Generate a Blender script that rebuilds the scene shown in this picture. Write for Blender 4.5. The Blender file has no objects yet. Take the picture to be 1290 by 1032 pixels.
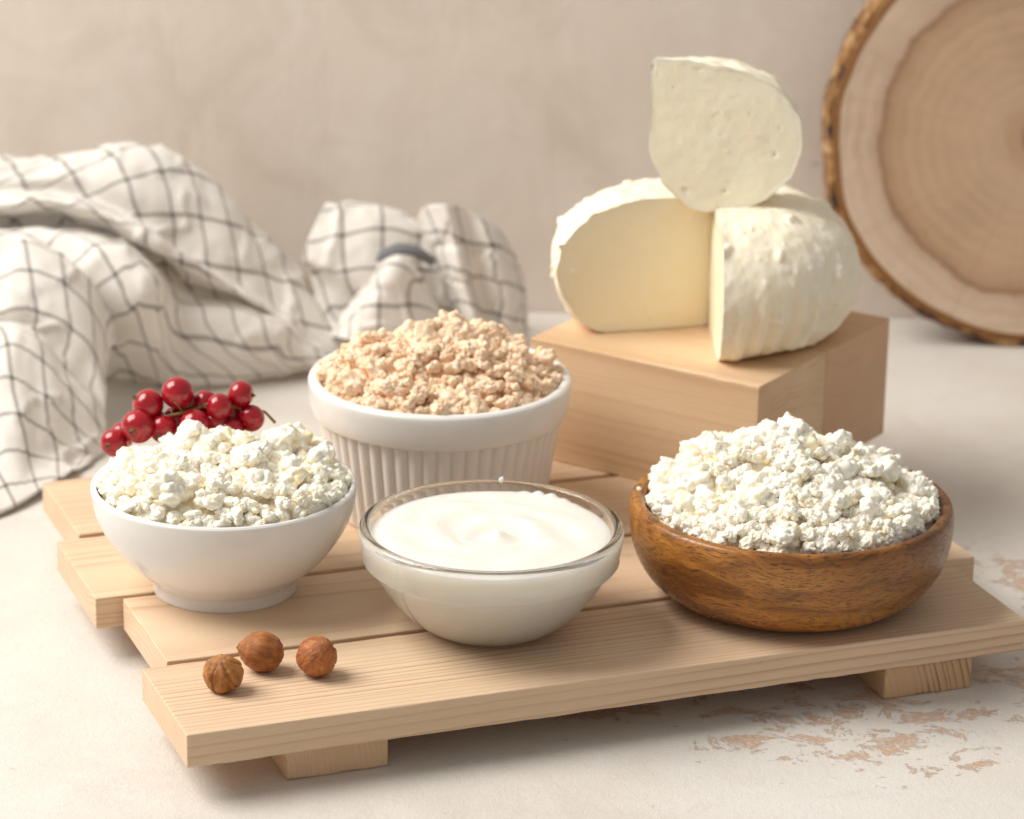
import bpy, bmesh, math, random
import numpy as np
from mathutils import Vector, Matrix, Euler

S = 0.01                                   # everything below is written in centimetres
R = math.radians
sc = bpy.context.scene
col = sc.collection

# ------------------------------------------------------------------ camera
cam = bpy.data.cameras.new('camera')
cam.sensor_width = 36.0
cam.lens = 36.0 * 4200 / 1290
cam.clip_start, cam.clip_end = 0.02, 20.0
cam.dof.use_dof = True
cam.dof.focus_distance = 1.175
cam.dof.aperture_fstop = 13.0
cam_o = bpy.data.objects.new('camera', cam)
cam_o.matrix_world = (Matrix.Translation((0, 0, 50 * S)) @ Matrix.Rotation(R(90 - 19.0), 4, 'X')
                      @ Matrix.Rotation(R(1.0), 4, 'Z'))
col.objects.link(cam_o)
sc.camera = cam_o

# ------------------------------------------------------------------ light
world = bpy.data.worlds.new('World'); sc.world = world; world.use_nodes = True
bg = world.node_tree.nodes['Background']
bg.inputs['Color'].default_value = (1.0, 0.97, 0.935, 1)
bg.inputs['Strength'].default_value = 0.48


def area(name, loc, target, size, power, color):
    l = bpy.data.lights.new(name, 'AREA'); l.shape = 'RECTANGLE'
    l.size, l.size_y = size[0] * S, size[1] * S
    l.energy = power; l.color = color
    o = bpy.data.objects.new(name, l); col.objects.link(o)
    o.location = Vector(loc) * S
    o.rotation_euler = (Vector(target) - Vector(loc)).to_track_quat('-Z', 'Y').to_euler()
    return o


area('window_softbox', (-125, 128, 142), (0, 122, 3), (120, 120), 63, (1.0, 0.96, 0.90))

sc.view_settings.view_transform = 'Standard'
sc.view_settings.look = 'None'
sc.view_settings.exposure = -0.26
sc.view_settings.gamma = 1.0
sc.view_settings.use_curve_mapping = False
sc.render.engine = 'CYCLES'
sc.cycles.use_denoising = True
sc.cycles.max_bounces = 14
sc.cycles.transmission_bounces = 12
sc.cycles.diffuse_bounces = 8

# ------------------------------------------------------------------ numpy noise


def _hash(ix, iy, iz, seed):
    h = (ix.astype(np.int64) * 374761393 + iy.astype(np.int64) * 668265263 + iz.astype(np.int64) * 2147483647 + seed * 1274126177) & 0xffffffff
    h = ((h ^ (h >> 13)) * 1274126177) & 0xffffffff
    h = ((h ^ (h >> 16)) * 2246822519) & 0xffffffff
    return (h ^ (h >> 15)) & 0xffffffff


def _r01(ix, iy, iz, seed):
    return _hash(ix, iy, iz, seed).astype(np.float64) / 4294967295.0


def vnoise(P, seed=0):
    """smooth value noise in -1..1"""
    F = np.floor(P).astype(np.int64); t = P - F; t = t * t * t * (t * (t * 6 - 15) + 10)
    out = 0
    for dx in (0, 1):
        for dy in (0, 1):
            for dz in (0, 1):
                w = (t[:, 0] if dx else 1 - t[:, 0]) * (t[:, 1] if dy else 1 - t[:, 1]) * (t[:, 2] if dz else 1 - t[:, 2])
                out = out + w * _r01(F[:, 0] + dx, F[:, 1] + dy, F[:, 2] + dz, seed)
    return out * 2 - 1


def fbm(P, octs=4, seed=0, gain=0.5):
    a, s, o = 1.0, 1.0, 0
    for k in range(octs):
        o = o + a * vnoise(P * s + 17.3 * k, seed + k); a *= gain; s *= 2.03
    return o


def worley(P, seed=0):
    F = np.floor(P).astype(np.int64); best = np.full(len(P), 9.0)
    for dx in (-1, 0, 1):
        for dy in (-1, 0, 1):
            for dz in (-1, 0, 1):
                C = F + np.array([dx, dy, dz])
                q = np.stack([C[:, 0] + _r01(C[:, 0], C[:, 1], C[:, 2], seed), C[:, 1] + _r01(C[:, 0], C[:, 1], C[:, 2], seed + 7),
                              C[:, 2] + _r01(C[:, 0], C[:, 1], C[:, 2], seed + 13)], 1)
                best = np.minimum(best, ((q - P) ** 2).sum(1))
    return np.sqrt(best)


# ------------------------------------------------------------------ object helpers
def make_mesh(name, V, F, mat=None, smooth=True, uv=None, recalc=False):
    me = bpy.data.meshes.new(name)
    V = np.asarray(V, float) * S
    me.from_pydata(V.tolist(), [], [list(map(int, f)) for f in F])
    me.validate()
    if recalc:
        bm = bmesh.new(); bm.from_mesh(me); bmesh.ops.remove_doubles(bm, verts=bm.verts, dist=1e-6)
        bmesh.ops.recalc_face_normals(bm, faces=bm.faces); bm.to_mesh(me); bm.free()
    if smooth:
        me.polygons.foreach_set('use_smooth', [True] * len(me.polygons))
    if mat: me.materials.append(mat)
    if uv is not None:
        ul = me.uv_layers.new(name='UVMap')
        li = np.empty(len(me.loops), int); me.loops.foreach_get('vertex_index', li)
        ul.data.foreach_set('uv', np.asarray(uv)[li].astype(np.float32).ravel())
    me.update()
    return me


def obj(name, me, parent=None, loc=(0, 0, 0), rot=(0, 0, 0), scale=(1, 1, 1)):
    o = bpy.data.objects.new(name, me); col.objects.link(o)
    o.location = Vector(loc) * S; o.rotation_euler = rot; o.scale = scale
    if parent: o.parent = parent
    return o


def tag(o, label=None, cat=None, group=None, kind=None):
    for k, v in (('label', label), ('category', cat), ('group', group), ('kind', kind)):
        if v: o[k] = v
    return o


def thing(name, label, cat, loc=(0, 0, 0), rotz=0, group=None):
    return tag(obj(name, None, None, loc, (0, 0, rotz)), label, cat, group)


def lathe(profile, n=128, closed=False, a0=0.0, a1=None):
    """revolve (r,z) points; returns V,F"""
    prof = np.array(profile, float); m = len(prof)
    a = np.linspace(0, 2 * math.pi, n, endpoint=False)
    V = np.stack([np.outer(np.cos(a), prof[:, 0]), np.outer(np.sin(a), prof[:, 0]), np.tile(prof[:, 1], (n, 1))], -1).reshape(-1, 3)
    F = []
    k = m if closed else m - 1
    for i in range(n):
        j = (i + 1) % n
        for p in range(k):
            q = (p + 1) % m
            F.append((i * m + p, j * m + p, j * m + q, i * m + q))
    return V, F


def smooth_prof(pts, n=60):
    """Catmull-Rom through (r,z) points"""
    P = np.array(pts, float); P = np.vstack([2 * P[0] - P[1], P, 2 * P[-1] - P[-2]])
    out = []
    seg = len(pts) - 1; per = max(2, n // seg)
    for i in range(seg):
        p0, p1, p2, p3 = P[i:i + 4]
        for t in np.linspace(0, 1, per, endpoint=False):
            out.append(0.5 * ((2 * p1) + (-p0 + p2) * t + (2 * p0 - 5 * p1 + 4 * p2 - p3) * t * t + (-p0 + 3 * p1 - 3 * p2 + p3) * t ** 3))
    out.append(P[-2])
    return np.array(out)


def tube(path, rad, seg=8):
    path = [Vector(p) for p in path]; V, F = [], []
    rad = rad if hasattr(rad, '__len__') else [rad] * len(path)
    up = Vector((0.3, 0.2, 1)).normalized()
    for i, p in enumerate(path):
        t = (path[min(i + 1, len(path) - 1)] - path[max(i - 1, 0)]).normalized()
        s = t.cross(up).normalized(); u = s.cross(t)
        for k in range(seg):
            a = 2 * math.pi * k / seg
            V.append(p + (s * math.cos(a) + u * math.sin(a)) * rad[i])
    for i in range(len(path) - 1):
        for k in range(seg):
            F.append((i * seg + k, i * seg + (k + 1) % seg, (i + 1) * seg + (k + 1) % seg, (i + 1) * seg + k))
    F.append(list(range(seg))[::-1]); F.append([(len(path) - 1) * seg + k for k in range(seg)])
    return np.array([list(v) for v in V]), F


def ico(sub):
    bm = bmesh.new(); bmesh.ops.create_icosphere(bm, subdivisions=sub, radius=1)
    V = np.array([v.co[:] for v in bm.verts]); F = [[v.index for v in f.verts] for f in bm.faces]; bm.free()
    return V, F


def box_mesh(name, size, mat, bevel=0.06, seed=0, wear=.6, chips=()):
    """sawn timber: arrises worn unevenly along the length; origin at the lower, front, left corner"""
    L, W, H_ = size
    us = np.concatenate([[0, bevel * .35, bevel], np.linspace(bevel, L - bevel, max(8, int(L / .35)))[1:-1], [L - bevel, L - bevel * .35, L]])
    ins = np.zeros(len(us)); ins[[0, -1]] = bevel * .8; ins[[1, -2]] = bevel * .22
    rng_ = np.random.RandomState(seed + 5)
    corners = [(0, 0), (W, 0), (W, H_), (0, H_)]; dirs = [((0, 1), (1, 0)), ((-1, 0), (0, 1)), ((0, -1), (-1, 0)), ((1, 0), (0, -1))]
    V = []; ns_ = 4
    for q, (u, d) in enumerate(zip(us, ins)):
        for k, ((cy, cz), (d0, d1)) in enumerate(zip(corners, dirs)):
            nz_ = float(vnoise(np.array([[u * 1.3 + seed * 9, k * 7.7, 3.1]]), seed)[0]) + .6 * float(vnoise(np.array([[u * 4.1 + seed * 9, k * 7.7, 8.1]]), seed)[0])
            r = bevel * max(.35, 1 + wear * nz_)
            for (ck, cu, cw, cr_) in chips:
                if ck == k: r += cr_ * math.exp(-((u - cu) / cw) ** 2) * (.6 + .4 * nz_)
            for a_ in range(ns_):
                f = a_ / (ns_ - 1) * math.pi / 2
                # arc from the incoming to the outgoing edge
                y = cy + d0[0] * r * (1 - math.sin(f)) + d1[0] * r * (1 - math.cos(f))
                z = cz + d0[1] * r * (1 - math.sin(f)) + d1[1] * r * (1 - math.cos(f))
                y = min(max(y, d), W - d); z = min(max(z, d), H_ - d)
                V.append((u, y, z))
    m = 4 * ns_; n_ = len(us)
    F = [(i_ * m + k, (i_ + 1) * m + k, (i_ + 1) * m + (k + 1) % m, i_ * m + (k + 1) % m) for i_ in range(n_ - 1) for k in range(m)]
    F.append(list(range(m))); F.append([(n_ - 1) * m + k for k in range(m)][::-1])
    return make_mesh(name, V, F, mat, smooth=True, recalc=True)


def timber(o):
    w = o.modifiers.new('normals', 'WEIGHTED_NORMAL'); w.weight = 100; w.mode = 'FACE_AREA'
    return o


# ------------------------------------------------------------------ materials
class NT:
    """tiny node helper"""
    def __init__(s, name):
        s.m = bpy.data.materials.new(name); s.m.use_nodes = True
        s.t = s.m.node_tree; s.b = s.t.nodes['Principled BSDF']; s.out = s.t.nodes['Material Output']

    def n(s, typ, props=None, **ins):
        nd = s.t.nodes.new(typ)
        for k, v in (props or {}).items(): setattr(nd, k, v)
        for k, v in ins.items(): s.set(nd, k, v)
        return nd

    def set(s, nd, k, v):
        k = int(k[1:]) if k[0] == '_' and k[1:].isdigit() else k.replace('__', ' ')
        sk = nd.inputs[k]
        if isinstance(v, bpy.types.NodeSocket): s.t.links.new(v, sk)
        elif isinstance(v, bpy.types.Node): s.t.links.new(v.outputs[0], sk)
        else: sk.default_value = v

    def p(s, **ins):
        for k, v in ins.items(): s.set(s.b, k, v)

    def coord(s, scale=(1, 1, 1), loc=(0, 0, 0), rot=(0, 0, 0), out='Object'):
        tc = s.n('ShaderNodeTexCoord')
        return s.n('ShaderNodeMapping', Vector=tc.outputs[out], Scale=tuple(scale), Location=tuple(loc), Rotation=tuple(rot)).outputs[0]

    def noise(s, vec, scale, detail=4, rough=.55, dist=0, out=0):
        return s.n('ShaderNodeTexNoise', None, Vector=vec, Scale=scale, Detail=detail, Roughness=rough, Distortion=dist).outputs[out]

    def ramp(s, fac, stops, interp='LINEAR'):
        r = s.n('ShaderNodeValToRGB', None, Fac=fac); cr = r.color_ramp; cr.interpolation = interp
        while len(cr.elements) < len(stops): cr.elements.new(.5)
        for e, (p, c) in zip(cr.elements, stops):
            e.position = p; e.color = (c, c, c, 1) if not hasattr(c, '__len__') else (*c, 1)
        return r.outputs[0]

    def math(s, op, a, b=0.0, c=0.0, clamp=False):
        nd = s.n('ShaderNodeMath', {'operation': op, 'use_clamp': clamp}); s.set(nd, '_0', a); s.set(nd, '_1', b); s.set(nd, '_2', c)
        return nd.outputs[0]

    def mix(s, fac, a, b, mode='MIX'):
        nd = s.n('ShaderNodeMix', {'data_type': 'RGBA', 'blend_type': mode})
        s.set(nd, '_0', fac)
        for i, v in ((6, a), (7, b)):
            s.set(nd, '_%d' % i, (*v, 1) if isinstance(v, tuple) and len(v) == 3 else v)
        return nd.outputs[2]

    def bump(s, h, strength=.3, dist=.001, normal=None):
        nd = s.n('ShaderNodeBump', None, Height=h, Strength=strength, Distance=dist)
        if normal is not None: s.set(nd, 'Normal', normal)
        return nd.outputs[0]


def pine(name, pith, period, light, dark, along=0, wob=.25, contrast=1.0, seed=0.0, fine=.5, gloss=.5):
    """solid wood: growth rings round a pith axis, in object space (cm)"""
    t = NT(name)
    v = t.coord((100, 100, 100), (seed * 3.1, 0, 0))
    stretch = [1, 1, 1]; stretch[along] = .1
    vs = t.n('ShaderNodeMapping', None, Vector=v, Scale=tuple(stretch)).outputs[0]
    wobn = t.noise(vs, .55, 3, .5)
    sep = t.n('ShaderNodeSeparateXYZ', None, Vector=v)
    ax = [i for i in range(3) if i != along]
    # the pith wanders along the length, which opens the grain into long arches
    sl = [.02, .015]
    d = []
    for i, k in enumerate(ax):
        off = t.math('MULTIPLY_ADD', sep.outputs[along], sl[i], -pith[i])
        d.append(t.math('ADD', sep.outputs[k], off))
    r = t.math('SQRT', t.math('ADD', t.math('MULTIPLY', d[0], d[0]), t.math('MULTIPLY', d[1], d[1])))
    r = t.math('MULTIPLY_ADD', wobn, wob * 2, r)
    vary = t.n('ShaderNodeTexNoise', {'noise_dimensions': '1D'}, W=t.math('MULTIPLY', r, 1.1), Scale=1.0, Detail=2.0).outputs[0]
    r = t.math('MULTIPLY_ADD', vary, period * 3.0, r)
    fr = t.math('FRACT', t.math('DIVIDE', r, period))
    ring = t.ramp(fr, [(0, 0.0), (.50, .12), (.78, .55), (.90, 1.0), (.97, .2), (1, 0)])
    amount = t.ramp(t.noise(vs, .42, 2), [(.34, .12), (.66, 1.0)])
    ring = t.math('MULTIPLY', t.math('MULTIPLY', ring, amount), contrast)
    fs = [38, 38, 38]; fs[along] = 1.2
    fib = t.noise(t.n('ShaderNodeMapping', None, Vector=v, Scale=tuple(fs)).outputs[0], 1.0, 3, .6)
    c = t.mix(ring, light, dark)
    fibc = t.ramp(fib, [(.3, (.80, .74, .66)), (.65, (1.0, 1.0, 1.0))])
    c = t.mix(fine, c, t.mix(1.0, c, fibc, 'MULTIPLY'))
    blot = t.ramp(t.noise(vs, .35, 2), [(.35, (.90, .84, .78)), (.65, (1.02, 1.0, .98))])
    c = t.mix(.7, c, t.mix(1.0, c, blot, 'MULTIPLY'))
    h = t.math('MULTIPLY_ADD', ring, .5, fib)
    t.p(Base__Color=c, Roughness=gloss, Normal=t.bump(h, .22, .0004))
    t.b.inputs['Specular IOR Level'].default_value = .3
    return t.m


LIGHT = (.75, .575, .41); DARK = (.48, .29, .155)
M = {}
for i, (pith, per, con, wob) in enumerate([((9.0, -5.5), .20, .95, .12), ((3.2, -9.0), .20, .7, .16), ((2.5, 7.0), .28, .75, .2), ((8.5, -7.0), .24, .8, .16)]):
    M['plank%d' % i] = pine('pine_plank_%d' % i, pith, per, LIGHT, DARK, 0, wob, con, i * 4.7, .45)
M['foot0'] = pine('pine_foot_a', (-2.0, -1.5), .16, (.70, .51, .33), (.50, .31, .17), 1, .1, .7, 3.0, .5)
M['foot1'] = pine('pine_foot_b', (9.0, -4.5), .24, (.66, .45, .27), (.34, .18, .09), 1, .05, 1.3, 8.0, .5)
M['block0'] = pine('maple_block', (3.0, -14.0), .6, (.76, .57, .38), (.58, .38, .21), 0, .5, .8, 5.0, .45)
M['block1'] = pine('cherry_block', (3.0, 9.0), .45, (.70, .47, .30), (.56, .35, .21), 0, .4, .7, 9.0, .4)


def mat_table():
    t = NT('whitewashed_board'); v = t.coord((100, 100, 100))
    big = t.noise(v, .055, 4, .55); mid = t.noise(v, .35, 5, .6); fine = t.noise(v, 3.5, 5, .65)
    c = t.ramp(big, [(.32, (.60, .545, .485)), (.5, (.67, .63, .575)), (.68, (.715, .69, .645))])
    c = t.mix(t.ramp(mid, [(.45, 0), (.7, .45)]), c, (.70, .68, .645))
    c = t.mix(t.ramp(t.noise(v, .22, 6, .7, .8), [(.52, 0), (.72, .35)]), c, (.52, .455, .40))
    # worn patches where the tan ground shows through the whitewash
    sep = t.n('ShaderNodeSeparateXYZ', None, Vector=v)

    def blob(x, y, rx, ry):
        dx = t.math('DIVIDE', t.math('SUBTRACT', sep.outputs[0], x), rx); dy = t.math('DIVIDE', t.math('SUBTRACT', sep.outputs[1], y), ry)
        d = t.math('ADD', t.math('MULTIPLY', dx, dx), t.math('MULTIPLY', dy, dy))
        return t.math('SUBTRACT', 1.0, d, clamp=True)
    m = blob(12.0, 111.5, 11.5, 8.0)
    for a in ((20.5, 116, 7, 6.5), (21, 125, 6, 7), (3, 112, 6, 4), (15.5, 107.5, 3.2, 2.2)):
        m = t.math('MAXIMUM', m, blob(*a))
    vs = t.n('ShaderNodeMapping', None, Vector=v, Scale=(.8, 1.0, 1)).outputs[0]
    pn = t.noise(vs, .62, 10, .74, .5)
    worn = t.ramp(t.math('ADD', pn, t.math('MULTIPLY_ADD', m, .265, -.20)), [(.555, 0), (.575, 1)])
    speck = t.ramp(t.noise(v, 5.0, 4, .7), [(.42, 0), (.52, 1)])
    wornf = t.math('MULTIPLY', worn, t.math('MULTIPLY_ADD', speck, .5, .45))
    c = t.mix(wornf, c, t.ramp(mid, [(.3, (.47, .30, .20)), (.7, (.58, .42, .31))]))
    sp = t.ramp(t.noise(v, 2.3, 2, .5), [(.735, 0), (.76, .5)])
    c = t.mix(sp, c, (.45, .36, .28))
    h = t.math('ADD', t.math('MULTIPLY', fine, .5), t.math('ADD', mid, t.math('MULTIPLY', worn, -.55)))
    t.p(Base__Color=c, Roughness=.62, Normal=t.bump(t.math('MULTIPLY_ADD', t.noise(v, 12, 3, .6), .25, h), .5, .0014))
    return t.m


def mat_wall():
    t = NT('plaster_wall'); v = t.coord((100, 100, 100))
    big = t.noise(v, .04, 4, .55, .4); mid = t.noise(v, .16, 5, .6, 1.0)
    c = t.ramp(big, [(.3, (.71, .625, .545)), (.7, (.80, .72, .64))])
    c = t.mix(t.ramp(mid, [(.48, 0), (.72, .5)]), c, (.62, .525, .44))
    c = t.mix(t.ramp(t.noise(v, .11, 6, .65, 1.5), [(.50, 0), (.66, .45)]), c, (.84, .775, .70))
    c = t.mix(t.ramp(t.noise(v, .5, 2, .5), [(.76, 0), (.80, .6)]), c, (.45, .385, .33))
    sep = t.n('ShaderNodeSeparateXYZ', None, Vector=v)
    streak = t.noise(t.n('ShaderNodeMapping', None, Vector=v, Scale=(1, 1, .3), Rotation=(0, .5, 0)).outputs[0], .25, 5, .6, .7)
    t.p(Base__Color=c, Roughness=.8, Normal=t.bump(t.math('ADD', mid, streak), .3, .0022))
    return t.m


def mat_ceramic(name='white_glaze', c=(.80, .785, .755)):
    t = NT(name); v = t.coord((100, 100, 100))
    n = t.noise(v, .8, 2)
    t.p(Base__Color=t.mix(n, c, tuple(x * .96 for x in c)), Roughness=.16, Normal=t.bump(n, .05, .0006))
    t.b.inputs['Specular IOR Level'].default_value = .42
    return t.m


def mat_curd(name, lo, hi, rad, scale=24., sss=.55, bump=.5, rough=.5, butter=None):
    t = NT(name); v = t.coord((100, 100, 100))
    n = t.noise(v, 1.6, 3, .6)
    t.p(Base__Color=t.ramp(n, [(.3, lo), (.7, hi)]), Roughness=rough)
    if butter:
        bn = t.ramp(t.noise(t.n('ShaderNodeVectorMath', {'operation': 'ADD'}, _0=v, _1=t.n('ShaderNodeVectorMath', {'operation': 'SCALE'}, _0=t.n('ShaderNodeObjectInfo').outputs['Location'], Scale=500.).outputs[0]).outputs[0], .9, 2, .5), [(.54, 0), (.66, .7)])
        t.p(Base__Color=t.mix(bn, t.ramp(n, [(.3, lo), (.7, hi)]), butter))
    g = t.noise(v, scale, 4, .65); g2 = t.noise(v, scale * .35, 3, .6)
    t.p(Normal=t.bump(t.math('ADD', g, g2), bump, .0004))
    t.p(Subsurface__Weight=sss, Subsurface__Radius=rad, Subsurface__Scale=1.0)
    t.b.inputs['Specular IOR Level'].default_value = .4
    return t.m


M['table'] = mat_table(); M['wall'] = mat_wall(); M['ceramic'] = mat_ceramic()
M['curd_a'] = mat_curd('curd_white', (.955, .885, .745), (.97, .93, .84), (.0010, .0010, .0009), 18, .55, .28, .38, (.93, .79, .48))
M['curd_b'] = mat_curd('curd_fine_white', (.955, .888, .75), (.97, .93, .845), (.0009, .0009, .0008), 22, .55, .30, .38, (.93, .80, .52))
M['curd_c'] = mat_curd('curd_baked', (.86, .61, .40), (.94, .78, .605), (.0009, .0008, .0007), 20, .45, .45, .5, (.84, .56, .33))
M['cheese'] = mat_curd('cheese_rind', (.92, .825, .635), (.94, .865, .72), (.006, .0045, .0022), 9, .5, .35)
M['cheese_cut'] = mat_curd('cheese_cut', (.91, .82, .60), (.92, .84, .64), (.006, .0048, .003), 6, .5, .15, .42)
M['cheese_pale'] = mat_curd('cheese_pale_cut', (.94, .845, .655), (.95, .875, .70), (.006, .0045, .0022), 8, .5, .3, .45)
M['cream'] = mat_curd('cream', (.83, .80, .735), (.84, .815, .755), (.012, .0105, .0085), 3, .8, .03, .28)


def mat_glass():
    t = NT('clear_glass')
    t.p(Base__Color=(.985, .99, .985, 1), Roughness=.0, IOR=1.47, Transmission__Weight=1.0)
    return t.m


M['glass'] = mat_glass()


def mat_acacia():
    t = NT('acacia_wood'); v = t.coord((100, 100, 100))
    w = t.noise(v, .35, 3, .5, out=1)
    vd = t.n('ShaderNodeVectorMath', {'operation': 'MULTIPLY_ADD'}); t.set(vd, '_0', w); t.set(vd, '_1', (1.4, 1.4, 1.4)); t.set(vd, '_2', v)
    v2 = vd.outputs[0]
    band = t.noise(t.n('ShaderNodeMapping', None, Vector=v2, Scale=(.10, .35, .8), Rotation=(0, .12, .5)).outputs[0], 1.6, 5, .6, .6)
    c = t.ramp(band, [(.28, (.11, .036, .0085)), (.42, (.24, .089, .018)), (.55, (.39, .157, .031)), (.72, (.52, .24, .056))])
    pore = t.noise(t.n('ShaderNodeMapping', None, Vector=v2, Scale=(2.6, 2.6, 20), Rotation=(0, .10, .5)).outputs[0], 1.0, 3, .6)
    pf = t.ramp(pore, [(.53, 0), (.63, .8)])
    c = t.mix(pf, c, (.060, .024, .010))
    side = t.n('ShaderNodeSeparateXYZ', None, Vector=v)
    right_dark = t.ramp(t.math('MULTIPLY_ADD', side.outputs[0], .07, t.math('MULTIPLY_ADD', band, .5, .12)), [(.45, 0), (.8, .7)])  # darker brown towards the right side of the bowl
    c = t.mix(right_dark, c, (.10, .045, .022))
    t.p(Base__Color=c, Roughness=t.ramp(pore, [(.4, .22), (.7, .4)]), Normal=t.bump(t.math('MULTIPLY', pf, -1.0), .25, .0004))
    t.b.inputs['Specular IOR Level'].default_value = .45
    return t.m


M['acacia'] = mat_acacia()

# ------------------------------------------------------------------ setting
TOP = 2.52
V = []; F = []
nx, ny = 2, 2
tb = make_mesh('table', [(-130, 30, 0), (130, 30, 0), (130, 160.4, 0), (-130, 160.4, 0), (-130, 30, -3), (130, 30, -3), (130, 160.4, -3), (-130, 160.4, -3)],
               [(0, 1, 2, 3), (7, 6, 5, 4), (0, 4, 5, 1), (1, 5, 6, 2), (2, 6, 7, 3), (3, 7, 4, 0)], M['table'], smooth=False)
tag(obj('table', tb), 'whitewashed rough tabletop with worn tan patches', kind='structure')
wl = make_mesh('wall', [(-130, 160.5, -3), (130, 160.5, -3), (130, 160.5, 75), (-130, 160.5, 75), (-130, 164, -3), (130, 164, -3), (130, 164, 75), (-130, 164, 75)],
               [(0, 1, 2, 3), (7, 6, 5, 4), (0, 4, 5, 1), (1, 5, 6, 2), (2, 6, 7, 3), (3, 7, 4, 0)], M['wall'], smooth=False)
tag(obj('wall', wl), 'beige plaster wall behind the food', kind='structure')

# ------------------------------------------------------------------ slatted serving board
ca, sa = math.cos(R(21)), math.sin(R(21))


def uv2xy(u, v): return (u * ca - v * sa, u * sa + v * ca)


bx, by = uv2xy(26.9, 100.35)
board = thing('serving_board', 'pale pine slatted serving board on low feet carrying all the bowls', 'board', (bx, by, 0), R(21))
for i, (u0, u1, v0, v1) in enumerate([(26.9, 59.15, 100.35, 106.35), (27.9, 60.4, 106.65, 112.92), (26.92, 59.3, 113.2, 119.45), (27.9, 60.4, 119.8, 126.1)]):
    timber(obj('plank', box_mesh('plank_%d' % i, (u1 - u0, v1 - v0, 1.24), M['plank%d' % i], .06, i, .6, ((3, 7.2, .5, .06), (3, 8.0, .3, .05), (3, 24.0, .4, .04)) if i == 0 else ()), board, (u0 - 26.9, v0 - 100.35, 1.28 + (.004 * i))))
for i, (x, y, w) in enumerate([(-7.57, 105.12, 3.72), (13.93, 112.93, 3.62)]):
    u, v = x * ca + y * sa, -x * sa + y * ca
    timber(obj('foot', box_mesh('foot_%d' % i, (w, 24.3 - (v - 100.35), 1.27), M['foot%d' % i], .09, 20 + i), board, (u - 26.9, v - 100.35 + .05, 0.003)))

# ------------------------------------------------------------------ two wooden blocks under the cheese
ang = math.atan2(126.09 - 132.05, 9.86 - 0.71)
Lb = math.hypot(126.09 - 132.05, 9.86 - 0.71)
for i, (nm, lab) in enumerate([('wooden_block', 'light smooth wooden block nearer the camera, under the cheese'),
                               ('wooden_block', 'darker reddish wooden block behind the light one, under the cheese')]):
    d = i * 5.66
    ox, oy = 0.71 - math.sin(ang) * d, 132.05 + math.cos(ang) * d
    b = timber(obj(nm, box_mesh('block_%d' % i, (Lb, 5.64, 5.18 + .012 * i), M['block%d' % i], .06, 30 + i, .4), None, (ox, oy, TOP + .012), (0, 0, ang)))
    tag(b, lab, 'block', 'wooden blocks under the cheese')

# ------------------------------------------------------------------ white bowl
wb = thing('bowl', 'plain white ceramic bowl heaped with chunky curd and red currants', 'bowl', (-10.71, 116.82, TOP))
outer = smooth_prof([(4.90, 4.20), (4.96, 4.05), (4.86, 3.35), (4.6, 2.65), (4.18, 1.95), (3.62, 1.26), (3.08, .80), (2.80, .54)], 64)
foot = smooth_prof([(2.74, .46), (2.73, .25), (2.72, .06), (2.66, 0.0), (2.3, 0.0), (2.2, .12), (2.1, .35)], 24)
inner = smooth_prof([(.01, .62), (1.5, .65), (2.6, .95), (3.7, 1.8), (4.4, 2.9), (4.66, 3.8), (4.74, 4.17), (4.82, 4.22)], 40)
prof = np.vstack([inner, outer, foot, [(.0005, .35)]])
V, F = lathe(prof, 144)
obj('bowl_body', make_mesh('white_bowl', V, F, M['ceramic'], recalc=True), wb)

# ------------------------------------------------------------------ fluted ramekin
rk = thing('ramekin', 'white ceramic ramekin with fluted side and smooth rim band', 'ramekin', (-2.88, 125.74, TOP))
Rr, hr = 5.25, 5.6
band = np.vstack([smooth_prof([(4.78, hr - .25), (4.84, hr - .04), (4.98, hr + .02), (5.16, hr - .03), (5.25, hr - .22), (5.2, hr - .9), (5.1, hr - 1.36), (5.02, hr - 1.46), (4.86, hr - 1.50)], 56),
                  [(4.5, hr - 1.52), (4.5, hr - 1.2)]])
V, F = lathe(band, 144, closed=True)
obj('rim_band', make_mesh('ramekin_band', V, F, M['ceramic']), rk)
nr, nz = 52 * 12, 22
a = np.linspace(0, 2 * math.pi, nr, endpoint=False)
zz = np.linspace(0, hr - 1.5, nz)
V = []
for k, z in enumerate(zz):
    r0 = 4.24 + (4.86 - 4.24) * (z / zz[-1]) - .12 * math.exp(-z / .12)
    fl = np.abs(np.sin(a * 26)) ** .75
    amp = .15 * min(1, max(0, (z - .1) / .25))
    rr = r0 - amp + amp * fl
    V.append(np.stack([rr * np.cos(a), rr * np.sin(a), np.full(nr, z)], 1))
V = np.concatenate(V); F = []
for k in range(nz - 1):
    for i in range(nr):
        j = (i + 1) % nr
        F.append((k * nr + i, k * nr + j, (k + 1) * nr + j, (k + 1) * nr + i))
F.append(list(range(nr))[::-1])
obj('fluted_side', make_mesh('ramekin_side', V, F, M['ceramic']), rk)
V, F = lathe(np.vstack([smooth_prof([(.01, .5), (3.6, .5), (4.0, .9), (4.6, 4.0), (4.78, hr - .25)], 24)]), 96)
obj('inner_wall', make_mesh('ramekin_inner', V, F, M['ceramic']), rk)

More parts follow.
